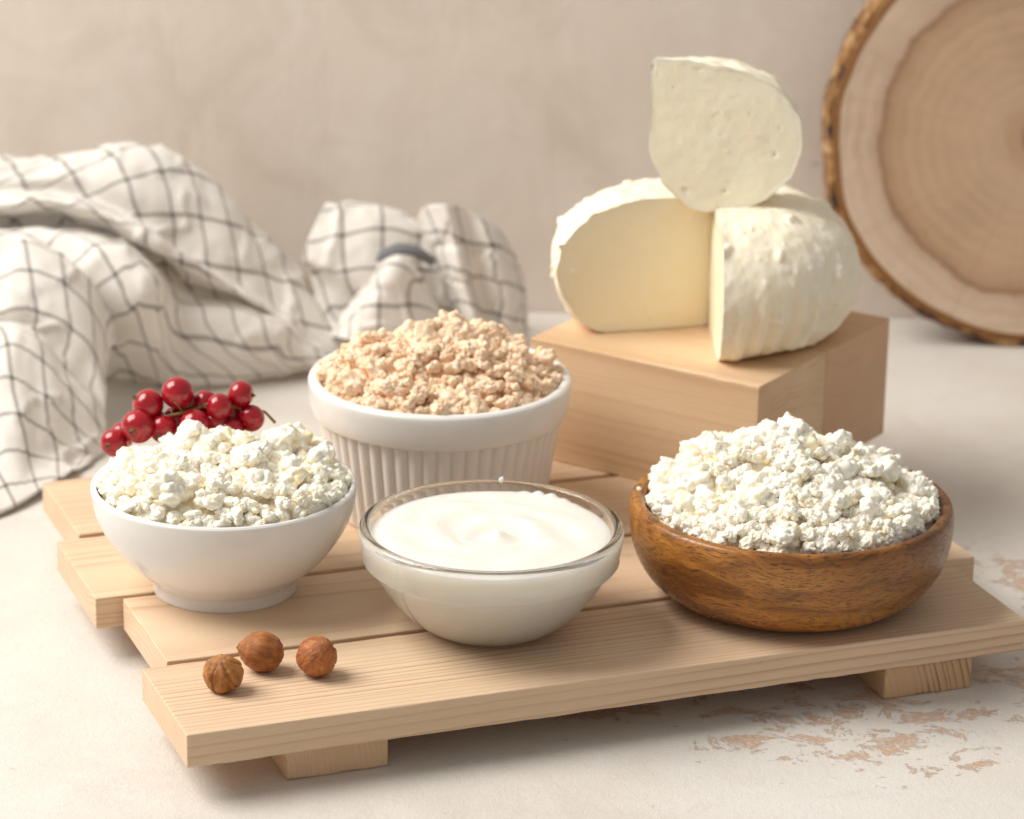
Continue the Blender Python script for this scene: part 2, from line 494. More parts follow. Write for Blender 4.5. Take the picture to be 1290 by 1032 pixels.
# ------------------------------------------------------------------ glass bowl and cream
gx, gy = -0.67, 113.33
gb = thing('glass_bowl', 'clear glass bowl with a banded rim filled with smooth cream', 'bowl', (gx, gy, TOP))
go = smooth_prof([(4.62, 4.03), (4.76, 4.01), (4.84, 3.86), (4.80, 3.5), (4.73, 3.05), (4.71, 2.80), (4.62, 2.68), (4.46, 2.62), (4.36, 2.50), (4.12, 2.05), (3.72, 1.45), (3.2, .85), (2.6, .35), (2.0, .05), (1.8, 0)], 90)
gi = smooth_prof([(.01, .30), (1.6, .32), (2.4, .55), (3.1, 1.1), (3.65, 1.75), (4.02, 2.45), (4.22, 3.1), (4.38, 3.7), (4.46, 3.95), (4.54, 4.02)], 60)
V, F = lathe(np.vstack([gi, go, [(.01, 0.0)]]), 160)
obj('glass_body', make_mesh('glass_bowl', V, F, M['glass'], recalc=True), gb)
# cream: its side overlaps 0.2 mm into the glass so that no air film is left
cr_side = [(r + .03, z - .03) for r, z in gi if z < 3.74 and r > .5]
rt = cr_side[-1][0]; zt = cr_side[-1][1]
n = 200; m = 70
a = np.linspace(0, 2 * math.pi, n, endpoint=False)
V = []; F = []
for (r, z) in cr_side:
    V.append(np.stack([r * np.cos(a), r * np.sin(a), np.full(n, z)], 1))
k0 = len(cr_side)
for q in range(1, m + 1):
    s = 1 - q / m; r = rt * s + 1e-3
    x, y = r * np.cos(a), r * np.sin(a)
    ph = a * 1.0 + r * 1.9
    z = zt + .10 * (1 - np.exp(-(rt - r) / .25)) * np.ones(n)
    z = z + .038 * np.sin(ph * 2 + .8 * vnoise(np.stack([x * .5, y * .5, x * 0], 1), 4) * 3) * np.exp(-((r - 2.4) / 1.3) ** 2)
    z = z + .085 * vnoise(np.stack([x * .8 + 5, y * .8, x * 0], 1), 9) * (1 - (r / rt) ** 4)
    dx, dy = x - .25, y + .35
    rr = np.hypot(dx, dy)
    z = z - .14 * np.exp(-((rr - .75) / .38) ** 2) + .17 * np.exp(-(rr / .30) ** 2) * (1 + .5 * np.sin(3 * np.arctan2(dy, dx)))
    z = z + .05 * np.exp(-((rr - 1.5) / .22) ** 2) * np.cos(np.arctan2(dy, dx) - 1.0)
    # a smear where the spoon wiped the back of the bowl
    z = z + .16 * np.exp(-((r - rt) / .25) ** 2) * np.exp(-((np.mod(a - R(62) + math.pi, 2 * math.pi) - math.pi) / .25) ** 2) * (.4 + np.abs(np.sin(a * 23)))
    V.append(np.stack([x, y, z], 1))
V = np.concatenate(V)
rows = k0 + m
for k in range(rows - 1):
    for i in range(n):
        j = (i + 1) % n
        F.append((k * n + i, k * n + j, (k + 1) * n + j, (k + 1) * n + i))
F.append([i for i in range(n)][::-1])
tag(obj('cream', make_mesh('cream', V, F, M['cream'], recalc=True), None, (gx, gy, TOP)), 'smooth white cream with a swirled peak inside the glass bowl', 'cream')
dV, dF = ico(3)
dV = dV * (1 + .25 * vnoise(dV * 2 + 3, 3))[:, None] * np.array([.09, .09, .13])
drop = obj('cream_drop', make_mesh('cream_drop', dV, dF, M['cream']), None, (gx + 4.52 * math.cos(R(86)), gy + 4.52 * math.sin(R(86)), TOP + 4.10))
tag(drop, 'tiny drop of cream on the far rim of the glass bowl', 'cream drop')

# ------------------------------------------------------------------ wooden bowl
wd = thing('wooden_bowl', 'dark brown turned acacia bowl heaped with fine crumbly curd', 'bowl', (10.56, 117.32, TOP))
wo = smooth_prof([(5.55, 3.66), (5.7, 3.76), (5.92, 3.74), (6.04, 3.58), (6.09, 3.1), (6.02, 2.35), (5.78, 1.55), (5.3, .8), (4.7, .3), (4.1, .05), (3.8, 0)], 80)
wi = smooth_prof([(.01, .7), (2.5, .75), (4.2, 1.2), (5.1, 2.1), (5.45, 3.2), (5.5, 3.55)], 40)
V, F = lathe(np.vstack([wi, wo, [(.01, 0)]]), 160)
obj('bowl_body', make_mesh('wooden_bowl', V, F, M['acacia'], recalc=True), wd)


# ------------------------------------------------------------------ curd heaps
def lump(seed, sub, grain, gamp, fine, famp, spread=.5, squash=.85):
    """a crumb: a union of small balls, beaded with grains"""
    rng = np.random.RandomState(seed)
    D, F = ico(sub)
    K = 26
    c = rng.normal(size=(K, 3)); c /= np.linalg.norm(c, axis=1)[:, None]; c *= rng.uniform(.2, spread + .28, K)[:, None]
    c *= np.array([1.15, .95, .85]) * rng.uniform(.85, 1.15, 3)
    rho = rng.uniform(.17, .50, K)
    r = np.full(len(D), .42)
    for k in range(K):
        b = D @ c[k]; disc = rho[k] ** 2 - c[k] @ c[k] + b * b
        ok = disc > 0
        r[ok] = np.maximum(r[ok], b[ok] + np.sqrt(disc[ok]))
    P = D * r[:, None]
    Pw = P + .12 * np.stack([vnoise(P * 2.2 + seed + 31 * q, seed + q) for q in range(3)], 1)
    w = worley(Pw * grain + seed, seed); w2 = worley(Pw * fine + seed * 2, seed + 3)
    patch = .55 + .45 * np.clip(.5 + vnoise(P * 1.7 + 5, seed), 0, 1)          # beaded here, smooth there
    d = gamp * (.6 - np.minimum(w, 1) ** 2 * 1.4) * patch + famp * (.5 - w2) * patch + .16 * vnoise(P * 2.2 + seed, seed) + .09 * vnoise(P * 4.7 + seed, seed + 2) + .035 * vnoise(P * 11 + seed, seed + 4)
    P = P + D * d[:, None]
    P[:, 2] *= squash
    return P, F


def heap(name, label, cat, loc, mat, hfun, rmax, zfloor, count, size, seed, lumps, group=None, peaks=(), rough=.4):
    rng = random.Random(seed)
    t = thing(name, label, cat, loc)
    # the packed mass under the loose crumbs
    n, m = 240, 90
    V = []; a = np.linspace(0, 2 * math.pi, n, endpoint=False)
    for q in range(m):
        r = rmax * (1 - q / m) + 1e-3
        x, y = r * np.cos(a), r * np.sin(a)
        P = np.stack([x, y, 0 * x], 1)
        z = hfun(x, y) + rough * vnoise(np.stack([x * .75 + seed, y * .75, 0 * x], 1), seed) - .32 + .22 * fbm(P * 1.1, 3, seed) + .18 * (.5 - worley(P * 1.6, seed)) + .10 * (.5 - worley(P * 5, seed + 2)) + .05 * vnoise(P * 7, seed)
        if q == 0: z = z - .25
        V.append(np.stack([x, y, z], 1))
    V = np.concatenate(V)
    F = [(k * n + i, k * n + (i + 1) % n, (k + 1) * n + (i + 1) % n, (k + 1) * n + i) for k in range(m - 1) for i in range(n)]
    V2 = np.stack([rmax * .55 * np.cos(a), rmax * .55 * np.sin(a), np.full(n, zfloor)], 1)
    base = len(V); V = np.vstack([V, V2]); F += [(base + i, base + (i + 1) % n, (i + 1) % n, i) for i in range(n)]
    F.append([base + i for i in range(n)][::-1])
    obj('packed_curd', make_mesh(name + '_bed', V, F, mat), t)
    k = 0; pts = []
    tries = 0
    while k < count and tries < 40000:
        tries += 1
        s = size[0] + (size[1] - size[0]) * rng.random() ** 2.2
        r = (rmax - s * .62) * math.sqrt(rng.random()); th = rng.random() * 2 * math.pi
        x, y = r * math.cos(th), r * math.sin(th)
        z = float(hfun(np.array([x]), np.array([y]))[0]) + rough * float(vnoise(np.array([[x * .75 + seed, y * .75, 0.]]), seed)[0]) - s * .35 + rng.uniform(-.2, .28)
        if any((x - p[0]) ** 2 + (y - p[1]) ** 2 < (.50 * (s + p[2])) ** 2 * (.75 if tries > 6000 else 1) * (.6 if tries > 15000 else 1) for p in pts): continue
        pts.append((x, y, s)); k += 1
        obj('curd_crumb', rng.choice(lumps), t, (x, y, z), (rng.uniform(-.6, .6), rng.uniform(-.6, .6), rng.random() * 6.28),
            (s * rng.uniform(.9, 1.15), s * rng.uniform(.9, 1.1), s * rng.uniform(.85, 1.15)))
    for q in range(46):                                     # small crumbs that settled along the rim
        th = (q + rng.random()) / 46 * 2 * math.pi; s = rng.uniform(.26, .52); r = rmax - s * rng.uniform(.5, .9)
        x, y = r * math.cos(th), r * math.sin(th)
        obj('curd_crumb', rng.choice(lumps), t, (x, y, float(hfun(np.array([x]), np.array([y]))[0]) - .12 + rng.uniform(-.05, .15)),
            (rng.uniform(-1, 1), rng.uniform(-1, 1), rng.random() * 6.28), (s, s, s))
    for (x, y, z, s) in peaks:
        obj('curd_crumb', rng.choice(lumps), t, (x, y, z), (rng.uniform(-.6, .6), rng.uniform(-.6, .6), rng.random() * 6.28), (s, s, s * 1.1))
    return t


def lump_set(nm, n, mat, **kw):
    out = []
    for i in range(n):
        V, F = lump(11 * i + kw.get('seed', 0), 5, kw['grain'], kw['gamp'], kw['fine'], kw['famp'])
        out.append(make_mesh('%s_%d' % (nm, i), V, F, mat))
    return out


La = lump_set('white_crumb', 9, M['curd_a'], grain=2.6, gamp=.15, fine=7.5, famp=.055, seed=1)
Lb_ = lump_set('fine_crumb', 9, M['curd_b'], grain=3.6, gamp=.18, fine=9.0, famp=.08, seed=200)
Lc = lump_set('baked_crumb', 9, M['curd_c'], grain=3.6, gamp=.22, fine=8.5, famp=.08, seed=400)

heap('cottage_cheese', 'chunky white cottage cheese piled in the plain white bowl', 'cottage cheese', (-10.71, 116.82, TOP), M['curd_a'],
     lambda x, y: 3.58 - .13 * np.clip(y, 0, 9) + 1.85 * (1 - (np.hypot(x, y) / 4.85) ** 3.5) + .25 * np.sin(x * 1.3 + .6) * np.cos(y * 1.1), 4.60, .9, 170, (.34, 1.3), 3, La,
     peaks=((-.2, .2, 5.5, .7), (2.3, 1.2, 5.45, .75), (3.6, .6, 4.9, .7), (-3.2, .2, 4.8, .7)))
heap('cottage_cheese', 'fine crumbly white cottage cheese mounded in the dark wooden bowl', 'cottage cheese', (10.56, 117.32, TOP), M['curd_b'],
     lambda x, y: 3.45 + 2.35 * (1 - (np.hypot(x + .2, y - .3) / 5.9) ** 1.35) + .3 * np.sin(x * 1.5) * np.cos(y * 1.2 + .4), 5.35, .9, 240, (.32, 1.35), 8, Lb_,
     peaks=((0, .6, 5.85, .95), (-.6, 1.0, 5.8, .85), (-2.9, 1.0, 5.2, .9), (1.6, .8, 5.6, .7), (1.3, -2.2, 4.6, 1.0), (-1.8, -2.6, 4.3, 1.0), (3.2, .4, 4.7, .9)), rough=.55)
heap('cottage_cheese', 'tan baked-milk cottage cheese heaped in the fluted ramekin', 'cottage cheese', (-2.88, 125.74, TOP), M['curd_c'],
     lambda x, y: 5.1 + 2.1 * (1 - (np.hypot(x, y) / 5.0) ** 2.0) + .2 * np.sin(x * 1.7 + 1) * np.cos(y * 1.3), 4.75, .9, 235, (.30, .95), 15, Lc,
     peaks=((.5, .6, 7.4, .7), (-.3, .4, 7.3, .6), (-4.3, -.6, 5.7, .6), (2.0, .8, 7.0, .55)))


for (lab, x, y, z, r) in (('stray curd crumb on the left rim of the wooden bowl', 10.56 - 5.72, 117.9, TOP + 3.82, .10),):
    tag(obj('curd_crumb', La[2], None, (x, y, z), (.4, .2, .9), (r * 1.5, r, r)), lab, 'curd crumb')


# ------------------------------------------------------------------ cheese
def sector(profile, a0, a1, n, disp=None):
    """outer skin of a wheel sector"""
    prof = np.array(profile); m = len(prof)
    a = np.linspace(a0, a1, n)
    A, I = np.meshgrid(a, np.arange(m), indexing='ij')
    r = prof[I, 0]; z = prof[I, 1]
    P = np.stack([r * np.cos(A), r * np.sin(A), z], -1).reshape(-1, 3)
    # profile normal
    t = np.gradient(prof, axis=0); nn = np.stack([-t[:, 1], t[:, 0]], 1); nn /= np.linalg.norm(nn, axis=1)[:, None] + 1e-9
    Nr, Nz = nn[I, 0], nn[I, 1]
    N = np.stack([Nr * np.cos(A), Nr * np.sin(A), Nz], -1).reshape(-1, 3)
    if disp is not None:
        P = P + N * disp(P, A.ravel(), z.ravel(), r.ravel())[:, None]
    F = [(i * m + p, (i + 1) * m + p, (i + 1) * m + p + 1, i * m + p + 1) for i in range(n - 1) for p in range(m - 1)]
    return P, F, m


def cut_face(edge, axis_pts, n=40, seed=0, pits=1.0):
    """flat cut between the rim polyline (on the skin) and the axis"""
    E_ = np.array(edge); A_ = np.array(axis_pts); m = len(E_)
    V = np.concatenate([A_ + (E_ - A_) * (k / (n - 1)) for k in range(n)])
    c0 = E_.mean(0); nrm = np.cross(E_[m // 5] - c0, E_[m // 2] - c0); nrm /= np.linalg.norm(nrm)
    w = worley(V * .8, seed); d = -.22 * np.clip(1 - w / .13, 0, 1) * pits + .03 * fbm(V * .5, 3, seed) + .009 * fbm(V * 3.5, 2, seed + 3)
    w2 = worley(V * 2.2, seed + 5); d = d - .12 * np.clip(1 - w2 / .11, 0, 1) * pits * (vnoise(V * .5, seed + 9) > -.1) + .06 * np.clip(1 - worley(V * 1.2 + 7, seed + 11) / .11, 0, 1) * pits
    fade = np.repeat(np.minimum(1, (n - 1 - np.arange(n)) / 4), m)
    V = V + nrm[None] * (d * fade)[:, None]
    F = [(k * m + p, k * m + p + 1, (k + 1) * m + p + 1, (k + 1) * m + p) for k in range(n - 1) for p in range(m - 1)]
    return V, F


def rind_disp(P, A, z, r):
    d = .13 * fbm(P * .35, 3, 5) + .06 * fbm(P * 1.5, 4, 9)
    d = d - .30 * np.clip(1 - worley(P * .66 + .15 * fbm(P * 2, 2, 3)[:, None], 21) / .20, 0, 1) - .09 * np.clip(1 - worley(P * 1.7, 31) / .27, 0, 1)
    side = np.clip((r - 4.9) / .6, 0, 1) * np.clip((3.1 + .4 * np.sin(A * 5) - z) / .7, 0, 1) * np.clip(z / .6, 0, 1)
    rib = .12 * np.clip(np.sin(A * 46 + .3 * np.sin(z * 2)), -.5, .8) * np.clip(.65 + vnoise(np.stack([A * 3, 0 * A, 0 * A], 1), 6), 0, 1)
    return d + side * rib


BT = TOP + 5.2
ch = thing('cut_cheese', 'round white cheese with a wedge cut out, lying on the wooden blocks', 'cheese', (8.2, 134.05, BT))
cp_ = smooth_prof([(.02, .02), (4.0, .0), (4.85, .12), (5.55, .75), (6.05, 1.9), (6.28, 3.0), (6.05, 4.2), (5.4, 5.25), (4.2, 5.95), (2.5, 6.15), (.02, 6.2)], 110)
a0, a1 = R(-88), R(197)
cp_[:, 1] *= .905
P, F, m = sector(cp_, a0, a1, 420, rind_disp)
P[:, 2] = np.maximum(P[:, 2], .004); P[:, 0] = np.where(P[:, 0] < 0, P[:, 0] * 1.07, P[:, 0])
obj('rind', make_mesh('cheese_rind', P, F, M['cheese']), ch)
for k, (edge, nm) in enumerate(((P[:m], 'cut_face'), (P[-m:], 'cut_face'))):
    ax_ = np.stack([0 * edge[:, 0], 0 * edge[:, 0], edge[:, 2]], 1)
    V, Fc = cut_face(edge, ax_, 90, 40 + k, .7)
    if k == 0: Fc = [f[::-1] for f in Fc]
    obj(nm, make_mesh('cheese_cut_%d' % k, V, Fc, M['cheese_cut']), ch)

wg = thing('cheese_wedge', 'wedge of white cheese standing upright on top of the cut cheese', 'cheese', (5.4, 133.2, 13.05), R(-9))
pts = [(.02, 6.05), (.25, 6.27), (1.2, 6.30), (2.5, 6.2), (3.75, 5.95), (4.95, 5.35), (5.65, 4.5), (5.95, 3.6), (5.95, 2.6), (5.75, 1.9), (5.2, 1.05), (4.35, .36), (3.4, .06), (2.4, .0), (1.5, .20), (.75, .85), (.28, 1.65), (.02, 2.5)]
P, F, m = sector(smooth_prof([(r_ * 1.06, z_) for r_, z_ in pts[::-1]], 150), 0, R(30), 50, lambda P, A, z, r: (.10 * fbm(P * .6, 3, 3) + .06 * fbm(P * 2, 3, 8)) * np.clip(r / .3, 0, 1))
obj('rind', make_mesh('wedge_rind', P, F, M['cheese']), wg)
for k, edge in enumerate((P[:m], P[-m:])):
    lk = np.linspace(0, 1, 24)[1:-1, None]
    edge = np.vstack([edge, edge[-1] * (1 - lk) + edge[0] * lk, edge[:1]]); m = len(edge)
    cc = edge.mean(0)
    V, Fc = cut_face(edge, np.tile(cc, (m, 1)) + (edge - cc) * .001, 90, 60 + k, 1.0)
    nrm_flip = k == 0
    obj('cut_face', make_mesh('wedge_cut_%d' % k, V, [f[::-1] for f in Fc] if nrm_flip else Fc, M['cheese_pale']), wg)


# ------------------------------------------------------------------ red currants
def mat_berry():
    t = NT('red_currant'); v = t.coord((100, 100, 100))
    n = t.noise(v, 1.5, 3)
    st = t.noise(t.n('ShaderNodeMapping', None, Vector=v, Scale=(6, 6, .8)).outputs[0], 1.0, 2)
    c = t.ramp(t.math('MULTIPLY_ADD', st, .5, t.math('MULTIPLY', n, .5)), [(.3, (.25, .0025, .009)), (.7, (.42, .007, .018))])
    t.p(Base__Color=c, Roughness=.2, Subsurface__Weight=.3, Subsurface__Radius=(.004, .0006, .0006), Subsurface__Scale=1.0)
    t.b.inputs['Coat Weight'].default_value = .2
    return t.m


def mat_plain(name, c, rough=.6, bumpscale=20, bs=.3):
    t = NT(name); v = t.coord((100, 100, 100)); n = t.noise(v, bumpscale, 3)
    t.p(Base__Color=t.mix(n, tuple(x * .8 for x in c), tuple(min(1, x * 1.15) for x in c)), Roughness=rough, Normal=t.bump(n, bs, .0005))
    return t.m


M['berry'] = mat_berry(); M['stem'] = mat_plain('green_stem', (.28, .17, .04)); M['calyx'] = mat_plain('dry_calyx', (.20, .10, .035), .8)
bV, bF = ico(4)
zb = bV[:, 2].copy()
bV2 = bV.copy(); bV2[:, 2] *= .96
bV2[:, 2] -= .07 * np.clip((zb - .9) / .1, 0, 1) - .04 * np.clip((-zb - .9) / .1, 0, 1)
berry_me = make_mesh('berry', bV2, bF, M['berry'])
cV, cF = [], []
for k in range(9):                                         # shrivelled flower remains
    a = k * 2 * math.pi / 9 + .2 * math.sin(k * 5)
    i = len(cV)
    rr = .16; w = .07
    ca_, sa_ = math.cos(a), math.sin(a)
    cV += [(rr * ca_ - w * sa_, rr * sa_ + w * ca_, .90), (rr * ca_ + w * sa_, rr * sa_ - w * ca_, .90), (.05 * ca_, .05 * sa_, 1.16 + .06 * math.sin(k * 3))]
    cF += [(i, i + 1, i + 2)]
i = len(cV); cV += [(.20 * math.cos(q * .785), .20 * math.sin(q * .785), .91) for q in range(8)] + [(0, 0, 1.04)]
cF += [(i + q, i + (q + 1) % 8, i + 8) for q in range(8)]
calyx_me = make_mesh('calyx', cV, cF, M['calyx'], smooth=False)
sprig = thing('red_currant_sprig', 'sprig of glossy red currants lying on the chunky curd in the white bowl', 'red currants', (-12.8, 120.4, TOP + 4.3))
O = np.array([-12.8, 120.4, TOP + 4.3])
# centre, radius, direction of the dry calyx
BER = [((-12.82, 120.9, 8.81), .625, (.1, .9, .3)), ((-13.96, 120.9, 8.30), .625, (-.8, -.2, .55)), ((-14.28, 120.2, 7.66), .655, (-.25, -.95, .0)),
       ((-15.20, 120.2, 6.98), .55, (-.35, -.92, .1)), ((-15.0, 121.1, 6.98), .52, (-.8, .3, .2)), ((-11.20, 120.6, 8.38), .52, (.75, .3, -.3)),
       ((-11.80, 121.3, 8.28), .50, (-.3, .6, .2)), ((-10.42, 121.2, 8.70), .52, (.95, -.25, .0)), ((-12.10, 120.3, 7.75), .60, (.05, -.75, -.6)),
       ((-10.02, 121.0, 7.80), .53, (.4, .8, .2)), ((-12.9, 121.2, 7.55), .60, (.2, .7, .2)), ((-10.9, 121.4, 7.75), .55, (0, .9, 0)), ((-13.6, 121.4, 7.3), .55, (0, .9, 0)),
       ((-12.5, 121.3, 8.15), .52, (.1, .9, .2)), ((-11.35, 120.75, 7.65), .54, (.1, -.8, -.5)), ((-13.35, 120.45, 7.5), .56, (-.2, -.9, -.3)), ((-10.75, 120.6, 7.45), .5, (.3, -.8, -.4))]
rach = [(-14.9, 120.75, 7.0), (-14.0, 120.7, 7.55), (-13.3, 120.6, 7.95), (-12.6, 120.55, 8.13), (-11.9, 120.75, 8.3), (-11.1, 121.0, 8.2), (-10.2, 121.3, 8.15), (-9.5, 121.3, 7.95), (-9.1, 121.2, 7.55)]
V, F = tube([np.array(p) - O for p in rach], [.045, .05, .055, .055, .06, .06, .06, .055, .06], 8)
stem = obj('stem', make_mesh('currant_stem', V, F, M['stem']), sprig)
for (c, r, d) in BER:
    c = np.array(c); q = Vector(d).normalized().to_track_quat('Z', 'Y')
    b = obj('berry', berry_me, sprig, c - O, q.to_euler(), (r, r, r))
    obj('calyx', calyx_me, b)
    tip = c - np.array(Vector(d).normalized()) * r * .93
    tgt = np.array(min(rach, key=lambda p: np.hypot(*(np.array(p)[:2] - tip[:2])) + abs(p[2] - tip[2])))
    mid = (tip + tgt) / 2 + np.array([0, 0, .05])
    V, F = tube([tgt - O, mid - O, tip - O], [.035, .03, .04], 6)
    obj('stalk', make_mesh('stalk', V, F, M['stem']), sprig)


# ------------------------------------------------------------------ hazelnuts
def mat_nut(name, lo, hi, freq):
    t = NT(name); v = t.coord((100, 100, 100))
    st = t.noise(t.n('ShaderNodeMapping', None, Vector=v, Scale=(freq, freq, .7)).outputs[0], 1.0, 5, .7, .4)
    n = t.noise(v, 2.2, 4, .6)
    c = t.ramp(t.math('MULTIPLY_ADD', st, .65, t.math('MULTIPLY', n, .35)), [(.32, lo), (.5, tuple((a + b) / 2 for a, b in zip(lo, hi))), (.66, hi)])
    t.p(Base__Color=c, Roughness=.36, Normal=t.bump(t.math('ADD', st, t.math('MULTIPLY', n, .4)), .7, .0012)); t.b.inputs['Specular IOR Level'].default_value = .28
    return t.m


M['nut0'] = mat_nut('hazelnut_skin_a', (.15, .042, .010), (.60, .27, .075), 3.0)
M['nut1'] = mat_nut('hazelnut_skin_b', (.17, .048, .014), (.50, .19, .055), 5.0)
M['nut2'] = mat_nut('hazelnut_skin_c', (.19, .048, .014), (.60, .23, .075), 4.5)
M['nut_tip'] = mat_plain('hazelnut_tip', (.62, .48, .32), .7)


def nut(kind):
    D, F = ico(5); P = D.copy(); a = np.arctan2(D[:, 1], D[:, 0]); z = D[:, 2]
    r = 1 + .03 * vnoise(D * 2 + kind * 9, kind)
    pole = np.sqrt(np.clip(1 - z * z, 0, 1))
    if kind == 0:       # shrivelled, knobbly kernel with deep creases
        r = r - .16 * np.exp(-((np.abs(np.sin(a * 2.5 + .5 + .6 * z))) / .16) ** 2) * pole + .10 * vnoise(D * 1.9 + 4, 3) - .05 * worley(D * 2.6, 4)
        P = D * r[:, None]; P[:, 2] = np.where(z > 0, P[:, 2] * .98, P[:, 2] * .92)
    elif kind == 1:     # smooth, pointed at one pole, ribbed in rings
        r = r + .012 * np.sin(pole * 26) + .16 * np.exp((z - 1) * 22)
        P = D * r[:, None]; P[:, 2] *= 1.10
    else:               # wrinkled with fine seams
        r = r - .05 * np.exp(-((np.abs(np.sin(a * 3 + z))) / .12) ** 2) * pole - .03 * np.abs(vnoise(D * np.array([7, 7, 1.6]) + 2, 6)) - .08 * np.exp(-((a - .9) / .12) ** 2) * pole
        P = D * r[:, None]; P[:, 2] *= 1.05
    return P, F


for k, (lab, (x, y), r, rot) in enumerate([
        ('knobbly creased hazelnut kernel, nearest the corner of the board', (-9.94, 107.12), .70, (R(24), R(-18), R(30))),
        ('smooth pointed hazelnut kernel, the middle one by the plank gap', (-8.72, 108.93), .72, (R(-12), R(-78), R(12))),
        ('round wrinkled hazelnut kernel, nearest the glass bowl', (-6.75, 108.59), .73, (R(40), R(28), R(0)))]):
    P, F = nut(k)
    P = P * r
    E3 = np.array(Euler(rot).to_matrix()); low = (P @ E3.T)[:, 2].min()
    me = make_mesh('hazelnut_%d' % k, P, F, M['nut%d' % k])
    o = obj('hazelnut', me, None, (x, y, TOP - low + .0), rot)
    tag(o, lab, 'hazelnut', 'hazelnuts on the board')
    if k == 1:
        tV, tF = ico(2); tV = tV * np.array([.075, .075, .05]) + np.array([0, 0, P[:, 2].max()])
        obj('tip', make_mesh('nut_tip', tV, tF, M['nut_tip']), o)


# ------------------------------------------------------------------ tree slice leaning on the wall
def mat_slice():
    t = NT('slice_face'); v = t.coord((100, 100, 100))
    sep = t.n('ShaderNodeSeparateXYZ', None, Vector=v)
    wn = t.noise(v, .25, 4, .6)
    r = t.math('SQRT', t.math('ADD', t.math('MULTIPLY', sep.outputs[0], sep.outputs[0]), t.math('MULTIPLY', sep.outputs[1], sep.outputs[1])))
    r = t.math('MULTIPLY_ADD', t.math('SUBTRACT', wn, .5), 1.5, r)
    ring = t.math('MULTIPLY_ADD', t.math('SINE', t.math('MULTIPLY_ADD', t.noise(v, .9, 4, .65), 5.0, t.math('MULTIPLY', r, 8.5))), .5, .5)
    c = t.ramp(t.math('DIVIDE', r, 10.4), [(0, (.10, .06, .04)), (.05, (.16, .09, .05)), (.085, (.54, .345, .21)), (.20, (.65, .45, .295)), (.60, (.63, .425, .27)), (.71, (.52, .33, .20)),
                                           (.735, (.33, .18, .10)), (.765, (.66, .49, .35)), (.95, (.76, .59, .445)), (1, (.70, .53, .40))])
    c = t.mix(t.math('MULTIPLY', ring, t.ramp(t.noise(v, .3, 3), [(.35, .03), (.7, .30)])), c, (.33, .19, .10))
    at = t.math('ARCTAN2', sep.outputs[1], sep.outputs[0])
    ray = t.n('ShaderNodeTexNoise', {'noise_dimensions': '1D'}, W=t.math('MULTIPLY', at, 9.0), Scale=1.6, Detail=3.0).outputs[0]
    c = t.mix(t.ramp(ray, [(.58, 0), (.74, .14)]), c, (.36, .21, .12))
    blot = t.noise(v, .4, 4, .6)
    c = t.mix(t.ramp(blot, [(.45, 0), (.7, .35)]), c, (.48, .32, .205))
    t.p(Base__Color=c, Roughness=.7, Normal=t.bump(wn, .2, .001))
    return t.m


def mat_bark():
    t = NT('bark'); v = t.coord((100, 100, 100))
    n = t.noise(v, .8, 6, .65, .5)
    c = t.ramp(n, [(.40, (.035, .03, .032)), (.47, (.20, .09, .03)), (.55, (.36, .18, .06)), (.66, (.55, .38, .22))])
    t.p(Base__Color=c, Roughness=.85, Normal=t.bump(n, .8, .004))
    return t.m


M['slice'] = mat_slice(); M['bark'] = mat_bark(); M['bast'] = mat_plain('inner_bark', (.27, .115, .03), .7, 3)
Rs = 10.3
na = 220
a = np.linspace(0, 2 * math.pi, na, endpoint=False)
Pn = np.stack([np.cos(a) * 2, np.sin(a) * 2, 0 * a], 1)
wob = 1 + .012 * vnoise(Pn, 2) + .006 * vnoise(Pn * 3, 4)
sl = thing('tree_slice', 'round slice of tree trunk with bark leaning against the wall', 'wood slice', (25.1, 158.0, 0))
sl.rotation_euler = (R(90 - 4.5), 0, R(2))
th = 2.1


def ringpts(rad, z): return np.stack([rad * wob * np.cos(a), Rs + rad * wob * np.sin(a), np.full(na, z)], 1)


# face (towards the camera = +z local), made of concentric rings
rr = np.linspace(.05, Rs - .62, 30)
V = np.concatenate([ringpts(r, th - .0) for r in rr]); V[:, 1] -= Rs
F = [(k * na + i, k * na + (i + 1) % na, (k + 1) * na + (i + 1) % na, (k + 1) * na + i)[::-1] for k in range(len(rr) - 1) for i in range(na)]
F = [f[::-1] for f in F]
obj('wood_face', make_mesh('slice_face', V, F, M['slice']), sl, (0, Rs, 0))
# inner bark ring
q = [(Rs - .62, th), (Rs - .50, th + .02), (Rs - .30, th + .0), (Rs - .28, th - .3)]
V = np.concatenate([ringpts(r, z) for r, z in q])
F = [(k * na + i, k * na + (i + 1) % na, (k + 1) * na + (i + 1) % na, (k + 1) * na + i) for k in range(len(q) - 1) for i in range(na)]
obj('inner_bark', make_mesh('slice_bast', V, F, M['bast']), sl)
q = [(Rs - .30, th - .02), (Rs - .12, th + .01), (Rs + .0, th - .15)] + [(Rs + .02, z) for z in np.linspace(th - .4, .2, 10)] + [(Rs - .1, 0), (.05, 0)]
V = np.concatenate([ringpts(r, z) for r, z in q])
Pd = V.copy(); rad_dir = V - np.array([0, Rs, 0]); rad_dir[:, 2] = 0
ln = np.linalg.norm(rad_dir, axis=1)[:, None]; 
d = .16 * fbm(V * .9, 4, 77) - .12 * np.clip(.4 - worley(V * np.array([.8, .8, .5]), 5), 0, 1)
mask = (ln[:, 0] > Rs - .25)
V = V + rad_dir / np.maximum(ln, .01) * (d * mask)[:, None]
F = [(k * na + i, k * na + (i + 1) % na, (k + 1) * na + (i + 1) % na, (k + 1) * na + i) for k in range(len(q) - 1) for i in range(na)]
obj('bark', make_mesh('slice_bark', V, F, M['bark']), sl)
